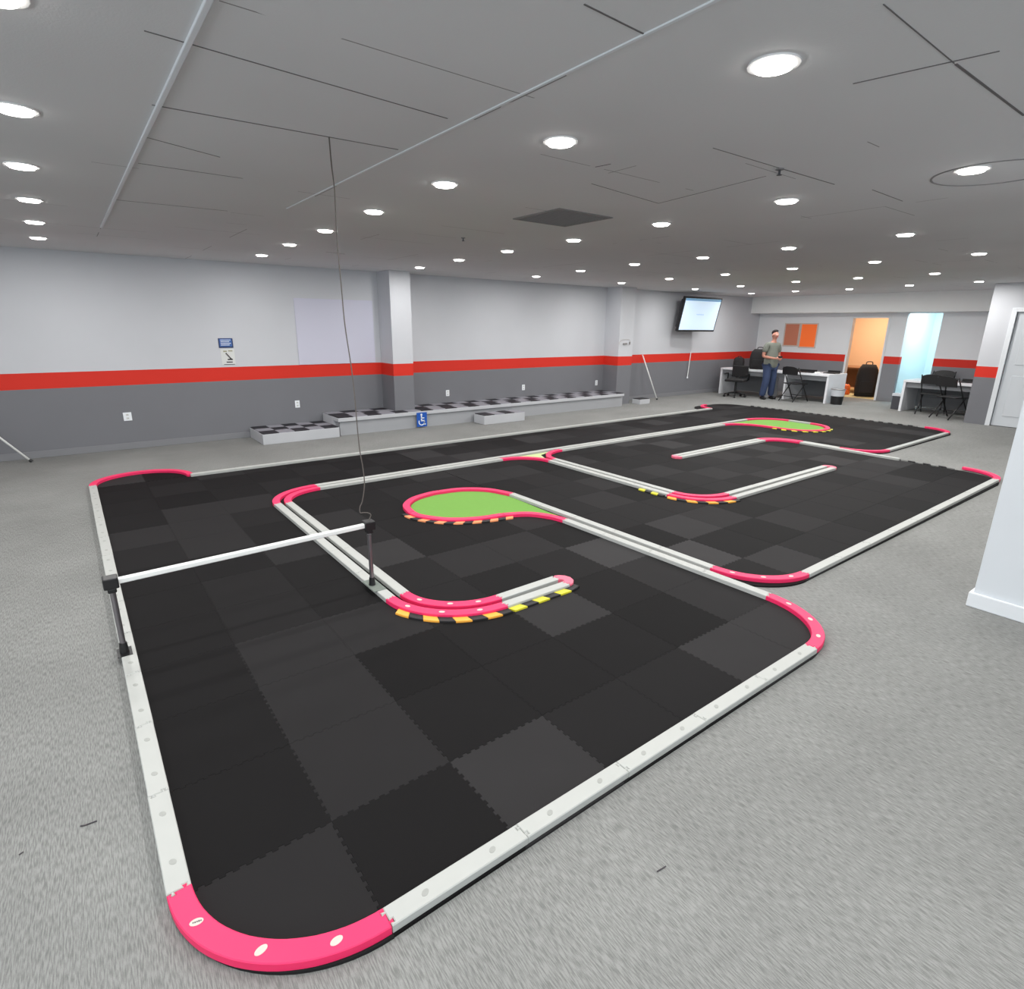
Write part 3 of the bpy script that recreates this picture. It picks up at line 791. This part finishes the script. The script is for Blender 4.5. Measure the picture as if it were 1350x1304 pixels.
# leaning rods
def rod(lab, a, b, r=.011, foot=True, cat='pole'):
    t = thing('leaning_pole', lab, cat, a)
    d = Vector(b)-Vector(a); bm = bmesh.new()
    e0 = d.normalized()*(.035 if foot else 0)
    cyl(bm, e0, d, r, n=12); link('tube', bm, 'beam', t, smooth=True)
    if foot:
        bm = bmesh.new(); cyl(bm, (0, 0, .004), d.normalized()*.04, r*1.6, r*1.3, n=12); link('rubber_tip', bm, 'black', t)
    return t
rod('white pole with black tip leaning at the far left of the left wall', (-.55, 9.45, .0), (-1.45, 9.67, 1.15), .013)
rod('white pole leaning on the wall just right of the second pillar', (11.68, 9.35, .0), (11.38, 9.67, 1.09), .014)
t = thing('pull_wand', 'thin white wand hanging on the wall under the television', 'wand', (13.25, 9.66, .44))
bm = bmesh.new(); cyl(bm, (0, 0, .04), (.05, 0, .68), .010, n=10); link('rod', bm, 'beam', t)
bm = bmesh.new(); cyl(bm, (0, 0, 0), (0, 0, .045), .022, .016, n=10); link('grip', bm, 'sign_white', t)
# small device on the second pillar
t = thing('wall_device', 'small grey device with a looped cable on the second pillar', 'wall device', (10.2, 9.25, 1.38))
link('housing', B(-.02, .10, -.03, 0, -.02, .015), 'vent', t, bevel=.004)
link('side_box', B(.19, .215, -.02, 0, -.02, .04), 'vent', t)
link('cable', tube(smoothpts([(-.14, -.006, -.02), (-.14, -.008, .03), (-.05, -.008, .085), (.10, -.008, .09), (.20, -.008, .075), (.203, -.008, .03)], 6), .0035, 6), 'grey_cable', t, smooth=True)

tag(link('lint_thread', tube([(-0.229, 2.242, .003), (-0.216, 2.236, .003), (-0.180, 2.234, .003)], .0025, 6), 'ink'), 'short dark thread lying on the carpet left of the long rail', 'thread')
tag(link('lint_thread', tube([(-0.399, 2.222, .003), (-0.388, 2.228, .003)], .002, 6), 'ink'), 'tiny dark thread on the carpet at the bottom left', 'thread')
tag(link('lint_thread', tube([(1.300, 0.881, .003), (1.340, 0.876, .003)], .002, 6), 'ink'), 'tiny dark thread on the carpet in front of the near rail', 'thread')

# ------------------------------------------------------------------ television
tv = thing('television', 'wall television with lit white screen, tilted down near the ceiling', 'television', (12.93, 9.22, 2.06))
tv.rotation_euler = (math.radians(12), 0, math.radians(-4))
link('housing', B(-.70, .70, 0, .07, -.42, .42), 'black', tv, bevel=.01)
link('rear_cover', B(-.62, .60, .07, .18, -.34, .34), 'dark_grey', tv, bevel=.02)
scr = link('screen', B(-.66, .66, -.004, 0, -.375, .385), 'screen', tv)
link('header_bar', B(-.66, .66, -.006, -.004, .33, .385), 'screen_edge', scr)
bm = bmesh.new()
for i in range(10): box(bm, -.14+i*.028, -.12+i*.028, -.006, -.004, -.005, .012)
link('screen_line', bm, 'screen_text', scr)
bm = B((-.03, .03, .16, .40, -.03, .03), (-.12, .12, .38, .40, -.15, .15)); link('wall_bracket', bm, 'dark_grey', tv)

# ------------------------------------------------------------------ back wall panels
for lab, y0, y1, m, z0 in (('terracotta framed panel on the back wall, left of the bright orange one', 8.47, 8.86, 'panel_brown', 1.30), ('bright orange framed panel on the back wall behind the man', 7.98, 8.40, 'panel_orange', 1.27)):
    t = thing('wall_panel', lab, 'wall panel', (EX, y0, z0))
    w = y1-y0; hh = 1.87-z0
    link('frame', B((-.02, 0, -.03, 0, -.03, hh+.03), (-.02, 0, w, w+.03, -.03, hh+.03), (-.02, 0, 0, w, -.03, 0), (-.02, 0, 0, w, hh, hh+.03)), 'panel_frame', t)
    link('face', B(-.012, -.001, 0, w, 0, hh), m, t)

# ------------------------------------------------------------------ desks
def desk(name, lab, x0, x1, y0, y1, h, legs, dark=True):
    t = thing(name, lab, 'desk', (x0, y0, 0)); w = x1-x0; l = y1-y0
    link('desk_top', B(0, w, 0, l, h-.045, h), 'desk_white', t, bevel=.004)
    for yy in legs:
        link('side_panel', B(.01, w-.01, yy, yy+.05, 0, h-.045), 'desk_white', t, bevel=.003)
    link('apron', B(.04, .07, .06, l-.06, h-.16, h-.045), 'desk_white' if not dark else 'desk_dark', t)
    link('back_panel', B(w-.04, w-.02, .05, l-.05, .06, h-.05), 'desk_dark', t)
    return t
desk('counter_desk', 'long white counter desk by the back wall, left section beside the wall', 14.35, 15.1, 8.10, 9.40, .70, (0., 1.25))
desk('counter_desk', 'white counter desk section with wide end panel beside the waste bin', 14.60, 15.55, 6.60, 8.08, .69, (0., 1.05))
desk('counter_desk', 'white desk at the right with a black folding chair at it', 14.75, 15.6, 3.66, 5.06, .69, (1.35,))
# waste bin
t = thing('waste_bin', 'black waste bin with pale liner beside the wide desk end panel', 'waste bin', (14.75, 6.40, 0))
bm = bmesh.new(); cyl(bm, (0, 0, 0), (0, 0, .2), .125, .14, 24); link('body', bm, 'black', t)
bm = bmesh.new(); cyl(bm, (0, 0, .2), (0, 0, .36), .142, .155, 24); link('liner', bm, 'bin_liner', t)
bm = bmesh.new(); ring(bm, .14, .162, .35, .37, 24); link('rim', bm, 'vent', t)
# small crate left of right desk
t = thing('storage_box', 'small grey box beside the left leg of the right desk', 'box', (15.1, 5.2, 0))
link('body', B(-.12, .12, -.1, .1, 0, .3), 'dark_grey', t, bevel=.008); link('lid', B(-.13, .13, -.11, .11, .3, .36), 'bin_liner', t, bevel=.006)

def folding_chair(lab, x, y, rz):
    t = thing('folding_chair', lab, 'chair', (x, y, 0), rz)
    s = bmesh.new(); box(s, -.20, .20, -.20, .20, .43, .455); link('seat', s, 'black', t, bevel=.01)
    pts = []
    bm = bmesh.new()
    for k in range(9):
        a = k/8; z = .62+.20*1
    for zz, hh in ((.66, .20),):
        n = 10; fr = []; bk = []
        for k in range(n+1):
            xx = -.21+.42*k/n; yy = .24+.03*math.sin(PI*k/n); top = zz+hh-.05*abs(2*k/n-1)**3
            fr.append((bm.verts.new((xx, yy, zz)), bm.verts.new((xx, yy+.02, top)), bm.verts.new((xx, yy+.022, zz)), bm.verts.new((xx, yy+.042, top))))
        for p, q in zip(fr, fr[1:]):
            bm.faces.new((p[0], q[0], q[1], p[1])); bm.faces.new((p[2], p[3], q[3], q[2])); bm.faces.new((p[1], q[1], q[3], p[3])); bm.faces.new((p[0], p[2], q[2], q[0]))
        bm.faces.new((fr[0][0], fr[0][1], fr[0][3], fr[0][2])); bm.faces.new((fr[-1][0], fr[-1][2], fr[-1][3], fr[-1][1]))
    link('backrest', bm, 'black', t)
    for sx in (-.215, .215):
        link('leg', tube([(sx, -.26, .012), (sx, .02, .45), (sx, .245, .84)], .012, 8), 'black', t, smooth=True)
        link('leg', tube([(sx*.92, .28, .012), (sx*.92, -.10, .44)], .012, 8), 'black', t, smooth=True)
    link('crossbar', tube([(-.2, .20, .13), (.2, .20, .13)], .008, 6), 'black', t)
    link('crossbar', tube([(-.21, -.18, .14), (.21, -.18, .14)], .008, 6), 'black', t)
    return t
folding_chair('black folding chair at the right desk, back towards the camera', 14.36, 3.98, math.radians(70))
folding_chair('second black folding chair further left at the right desk', 14.75, 4.45, math.radians(95))
folding_chair('black folding chair at the counter just right of the man', 14.42, 7.30, math.radians(80))
folding_chair('black folding chair behind the right desk, only its back showing', 15.95, 4.75, math.radians(-90))

def office_chair(lab, x, y, rz):
    t = thing('office_chair', lab, 'chair', (x, y, 0), rz)
    bm = bmesh.new(); box(bm, -.24, .24, -.22, .24, .40, .47); link('seat', bm, 'black_fabric', t, bevel=.03, seg=3)
    bm = bmesh.new(); box(bm, -.21, .21, .24, .29, .50, .80); link('backrest', bm, 'black_fabric', t, bevel=.03, seg=3)
    bm = bmesh.new(); cyl(bm, (0, 0, .10), (0, 0, .40), .03, .025); link('gas_lift', bm, 'black', t)
    bm = bmesh.new(); cyl(bm, (0, .24, .43), (0, .28, .62), .02); link('back_support', bm, 'black', t)
    for k in range(5):
        a = 2*PI*k/5; ex, ey = .27*math.cos(a), .27*math.sin(a)
        lg = link('leg', tube([(0, 0, .12), (ex*.5, ey*.5, .105), (ex, ey, .075)], .018, 8), 'black', t, smooth=True)
        bm = bmesh.new(); cyl(bm, (ex-.02*math.sin(a), ey+.02*math.cos(a), .03), (ex+.02*math.sin(a), ey-.02*math.cos(a), .03), .03, n=14); link('caster', bm, 'black', lg)
    for sx in (-.27, .27):
        link('armrest', tube([(sx, .15, .44), (sx, .15, .60), (sx, -.12, .60)], .018, 8), 'black', t, smooth=True)
    return t
office_chair('black office chair on casters at the left end of the counter', 13.98, 8.66, math.radians(-75))

# bag and computer gear on the counter
def backpack(name, lab, x, y, z, w, d, h, rz, mm='black_fabric', cat='bag'):
    t = thing(name, lab, cat, (x, y, z), rz)
    bm = bmesh.new()
    prof = [(0, .92), (.15, 1), (.6, 1), (.85, .9), (1, .62)]
    rg = []
    for f, s in prof:
        rg.append([bm.verts.new((w/2*s*math.copysign(abs(math.cos(a))**.5, math.cos(a)), d/2*s*math.copysign(abs(math.sin(a))**.5, math.sin(a)), h*f)) for a in [2*PI*k/20+.01 for k in range(20)]])
    for a, b in zip(rg, rg[1:]):
        for k in range(20): bm.faces.new((a[k], a[(k+1) % 20], b[(k+1) % 20], b[k]))
    bm.faces.new(rg[0][::-1]); bm.faces.new(rg[-1])
    link('body', bm, mm, t, smooth=True)
    link('handle', tube(smoothpts([(-w*.15, 0, h*.98), (-w*.12, 0, h*1.08), (w*.12, 0, h*1.08), (w*.15, 0, h*.98)], 4), .012, 6), 'black', t, smooth=True)
    bm = bmesh.new(); box(bm, -w*.32, w*.32, -d*.56, -d*.38, h*.12, h*.5); link('pocket', bm, mm, t, bevel=.02)
    return t
def monitor(lab, x, y, z, w, h, rz):
    t = thing('monitor', lab, 'monitor', (x, y, z), rz)
    link('housing', B(-w/2, w/2, -.02, .03, .09, .09+h), 'black', t, bevel=.008)
    link('screen', B(-w/2+.015, w/2-.015, -.023, -.02, .105, .075+h), 'monitor_face', t)
    bm = bmesh.new(); cyl(bm, (0, .01, .0), (0, .02, .13), .018); box(bm, -.10, .10, -.07, .09, 0, .012); link('stand', bm, 'black', t)
backpack('equipment_bag', 'large black case standing on the counter beside the man', 14.72, 8.52, .70, .46, .24, .52, math.radians(-75))
backpack('camera_bag', 'small black bag at the left end of the counter', 14.72, 9.10, .70, .28, .20, .28, math.radians(-70))
def laptop(lab, x, y, z, rz, w=.36):
    t = thing('laptop', lab, 'laptop', (x, y, z), rz)
    link('base', B(-w/2, w/2, -.13, .13, 0, .02), 'black', t, bevel=.004)
    bm = bmesh.new(); box(bm, -w/2, w/2, 0, .008, 0, .05); o = link('lid', bm, 'black', t, bevel=.003); o.location = (0, .12, .02)
    return t
laptop('flat black laptop on the counter right of the man', 14.9, 7.35, .69, math.radians(-90), .5)
laptop('flat black tray at the right end of the counter', 15.15, 6.80, .69, math.radians(-90), .30)
laptop('flat black device on the right desk', 15.2, 3.95, .69, math.radians(-90), .4)
def papers(lab, x, y, z, w, l, rz):
    t = link('paper_stack', B(-w/2, w/2, -l/2, l/2, 0, .03), 'poster'); t.location = (x, y, z); t.rotation_euler = (0, 0, rz); tag(t, lab, 'papers')
papers('low stack of white papers at the near edge of the counter', 14.47, 8.80, .70, .16, .26, .1)
papers('small white carton on the counter near the bin', 14.95, 7.05, .69, .12, .12, .3)
bm = bmesh.new(); cyl(bm, (0, 0, 0), (0, 0, .09), .034, .04, 18)
o = link('paper_cup', bm, 'sign_white'); o.location = (15.0, 4.28, .69); tag(o, 'small white cup standing on the right desk', 'cup')

# office contents seen through the first doorway
t = thing('office_desk', 'brown wooden desk seen through the orange lit doorway', 'desk', (17.7, 7.1, 0))
link('desk_top', B(0, .9, 0, 1.2, .68, .72), 'brown', t)
link('side_panel', B(.02, .88, .02, .06, 0, .68), 'brown', t)
link('back_panel', B(.84, .88, .06, 1.18, .1, .68), 'brown', t)
backpack('large_backpack', 'large rounded black backpack standing in the orange lit doorway', 17.2, 6.78, .006, .50, .42, .84, math.radians(-60), 'black_fabric', 'backpack')
backpack('orange_bag', 'small orange bag on the office floor in the doorway', 17.2, 7.28, .006, .22, .2, .28, math.radians(-60), 'orange', 'bag')

# ------------------------------------------------------------------ the man
def skinmesh(name, verts, edges, radii, m, parent, sub=2, root=0):
    me = bpy.data.meshes.new(name); me.from_pydata([Vector(v) for v in verts], edges, []); me.update()
    o = bpy.data.objects.new(name, me); C.objects.link(o); me.materials.append(M[m])
    sk = o.modifiers.new('skin', 'SKIN'); sk.use_smooth_shade = True; sk.branch_smoothing = .6
    for i, r in enumerate(radii):
        q = me.skin_vertices[0].data[i]; q.radius = r if isinstance(r, tuple) else (r, r); q.use_root = (i == root)
    s = o.modifiers.new('sub', 'SUBSURF'); s.levels = sub; s.render_levels = sub
    if parent is not None: o.parent = parent
    return o
man = thing('person', 'man in grey shirt and jeans standing by the counter, hands at waist', 'person', (14.25, 7.92, 0), math.radians(-18))
# local: faces -y, x to his left(+)
V = []; E_ = []; Rr = []
def add(p, r, prev=None):
    V.append(p); Rr.append(r); i = len(V)-1
    if prev is not None: E_.append((prev, i))
    return i
pel = add((0, .01, .90), (.12, .08)); 
wai = add((0, .01, 1.05), (.145, .10), pel); che = add((0, .01, 1.24), (.16, .11), wai); shd = add((0, .01, 1.36), (.13, .085), che)
nk = add((0, -.005, 1.44), .052, shd); nk2 = add((0, -.02, 1.49), .05, nk); hd = add((0, -.03, 1.56), (.070, .085), nk2); hd2 = add((0, -.03, 1.635), (.070, .088), hd); hd3 = add((0, -.02, 1.69), (.045, .06), hd2)
chin = add((0, -.085, 1.53), (.035, .03), hd); nose = add((0, -.128, 1.585), (.012, .015), hd)
earl = add((.078, -.01, 1.59), (.008, .014), hd); earr = add((-.078, -.01, 1.59), (.008, .014), hd)
for sx in (-1, 1):
    s1 = add((sx*.15, .01, 1.36), .062, shd); s2 = add((sx*.20, .02, 1.28), .055, s1); el = add((sx*.245, .03, 1.07), .042, s2)
    wr = add((sx*.10, -.22, 1.03), .027, el); pm = add((sx*.06, -.265, 1.03), (.036, .018), wr)
    for k in range(4):
        oz = (.028-.018*k); f1 = add((sx*.025, -.295, 1.03+oz), .0095, pm); f2 = add((-sx*.005, -.30+.004*k, 1.025+oz), .0085, f1); f3 = add((-sx*.022, -.285+.004*k, 1.02+oz), .0075, f2)
    th = add((sx*.045, -.25, 1.075), .010, pm); add((sx*.02, -.265, 1.095), .0085, th)
    h1 = add((sx*.09, 0, .84), .095, pel); kn = add((sx*.12, -.03+.02*sx, .47), .062, h1); an = add((sx*.14, .02, .10), .042, kn); he = add((sx*.14, .03, .05), .035, an); add((sx*.16, -.12, .035), (.04, .025), he)
body = skinmesh('body', V, E_, Rr, 'skin', man, 2)
# clothes
def sub(idx, grow):
    pass
sv = [(0, 0, .75), (0, .0, .90), (0, .01, 1.08), (0, .01, 1.24), (0, .01, 1.37), (.16, .01, 1.37), (.205, .02, 1.27), (.228, .026, 1.15), (-.16, .01, 1.37), (-.205, .02, 1.27), (-.228, .026, 1.15), (0, 0, 1.42)]
skinmesh('shirt', sv, [(0, 1), (1, 2), (2, 3), (3, 4), (4, 5), (5, 6), (6, 7), (4, 8), (8, 9), (9, 10), (4, 11)], [(.215, .17), (.205, .16), (.195, .14), (.20, .14), (.165, .115), .082, .076, .072, .082, .076, .072, .07], 'shirt', man, 2)
jv = [(0, 0, .88)]; je = []; jr = [(.13, .11)]
for sx in (-1, 1):
    b = len(jv); jv += [(sx*.09, 0, .82), (sx*.12, -.03+.02*sx, .47), (sx*.14, .02, .06)]; jr += [.115, .09, .08]; je += [(0, b), (b, b+1), (b+1, b+2)]
skinmesh('jeans', jv, je, jr, 'jeans', man, 2)
for sx in (-1, 1):
    skinmesh('shoe', [(sx*.14, .06, .045), (sx*.145, -.03, .045), (sx*.16, -.15, .035)], [(0, 1), (1, 2)], [(.042, .042), (.048, .042), (.042, .032)], 'black', man, 2)
skinmesh('hair', [(0, .045, 1.60), (0, .02, 1.665), (0, -.03, 1.70), (0, -.085, 1.685)], [(0, 1), (1, 2), (2, 3)], [(.068, .05), (.076, .06), (.070, .045), (.055, .025)], 'hair', man, 2)
bm = bmesh.new()
for sx in (-1, 1): 
    bmesh.ops.create_uvsphere(bm, u_segments=10, v_segments=8, radius=.010, matrix=Matrix.Translation((sx*.028, -.112, 1.605)))
link('eyes', bm, 'sign_white', man)
bm = bmesh.new()
for sx in (-1, 1): bmesh.ops.create_uvsphere(bm, u_segments=8, v_segments=6, radius=.005, matrix=Matrix.Translation((sx*.028, -.120, 1.605)))
link('irises', bm, 'ink', man)
link('mouth', tube([(-.022, -.112, 1.545), (0, -.118, 1.543), (.022, -.112, 1.545)], .004, 6), 'rail_pale_pink', man)
o = link('handheld_controller', B(-.05, .05, -.03, .03, -.015, .03), 'black', bevel=.01); 
o.location = man.matrix_basis @ Vector((0, -.285, 1.065)); o.rotation_euler = (0, 0, math.radians(-18))
tag(o, 'small black controller held in the hands of the standing man', 'controller')

# ------------------------------------------------------------------ rooms beyond: their own lamps
def room_lamp(name, lab, x, y, col, e):
    t = thing(name, lab, 'ceiling lamp', (x, y, CH))
    link('housing', B(-.3, .3, -.3, .3, -.03, 0), 'trim', t)
    L = bpy.data.lights.new(name, 'AREA'); L.size = .55; L.energy = e; L.color = col
    q = bpy.data.objects.new('lamp', L); C.objects.link(q); q.parent = t; q.location = (0, 0, -.035)
room_lamp('office_lamp', 'ceiling lamp of the orange lit office beyond the doorway', 17.8, 7.2, (1, .82, .64), 46)
room_lamp('hall_lamp', 'ceiling lamp of the pale cyan hall beyond the second doorway', 17.3, 5.0, (.80, .95, 1), 46)

# ------------------------------------------------------------------ world, camera
w = bpy.data.worlds.new('w'); S.world = w; w.use_nodes = True
w.node_tree.nodes['Background'].inputs[0].default_value = (.5, .55, .6, 1); w.node_tree.nodes['Background'].inputs[1].default_value = .05
yaw, pit, rol, F = 6.51620715e-01, 2.86159087e-01, 1.13414302e-02, 757.334
f = Vector((math.sin(yaw)*math.cos(pit), math.cos(yaw)*math.cos(pit), -math.sin(pit)))
rt = Vector((math.cos(yaw), -math.sin(yaw), 0)); up = rt.cross(f)
r2 = rt*math.cos(rol)+up*math.sin(rol); u2 = -rt*math.sin(rol)+up*math.cos(rol)
cam = bpy.data.cameras.new('camera'); co = bpy.data.objects.new('camera', cam); C.objects.link(co)
mt = Matrix((r2, u2, -f)).transposed().to_4x4(); mt.translation = (0, 0, 1.75); co.matrix_world = mt
cam.sensor_fit = 'HORIZONTAL'; cam.sensor_width = 36; cam.lens = F/1350*36; cam.clip_start = .05
S.camera = co
S.view_settings.view_transform = 'Standard'; S.view_settings.look = 'None'; S.view_settings.exposure = .20; S.view_settings.gamma = 1
S.cycles.use_denoising = True
S.cycles.max_bounces = 8; S.cycles.diffuse_bounces = 5; S.cycles.sample_clamp_indirect = 4
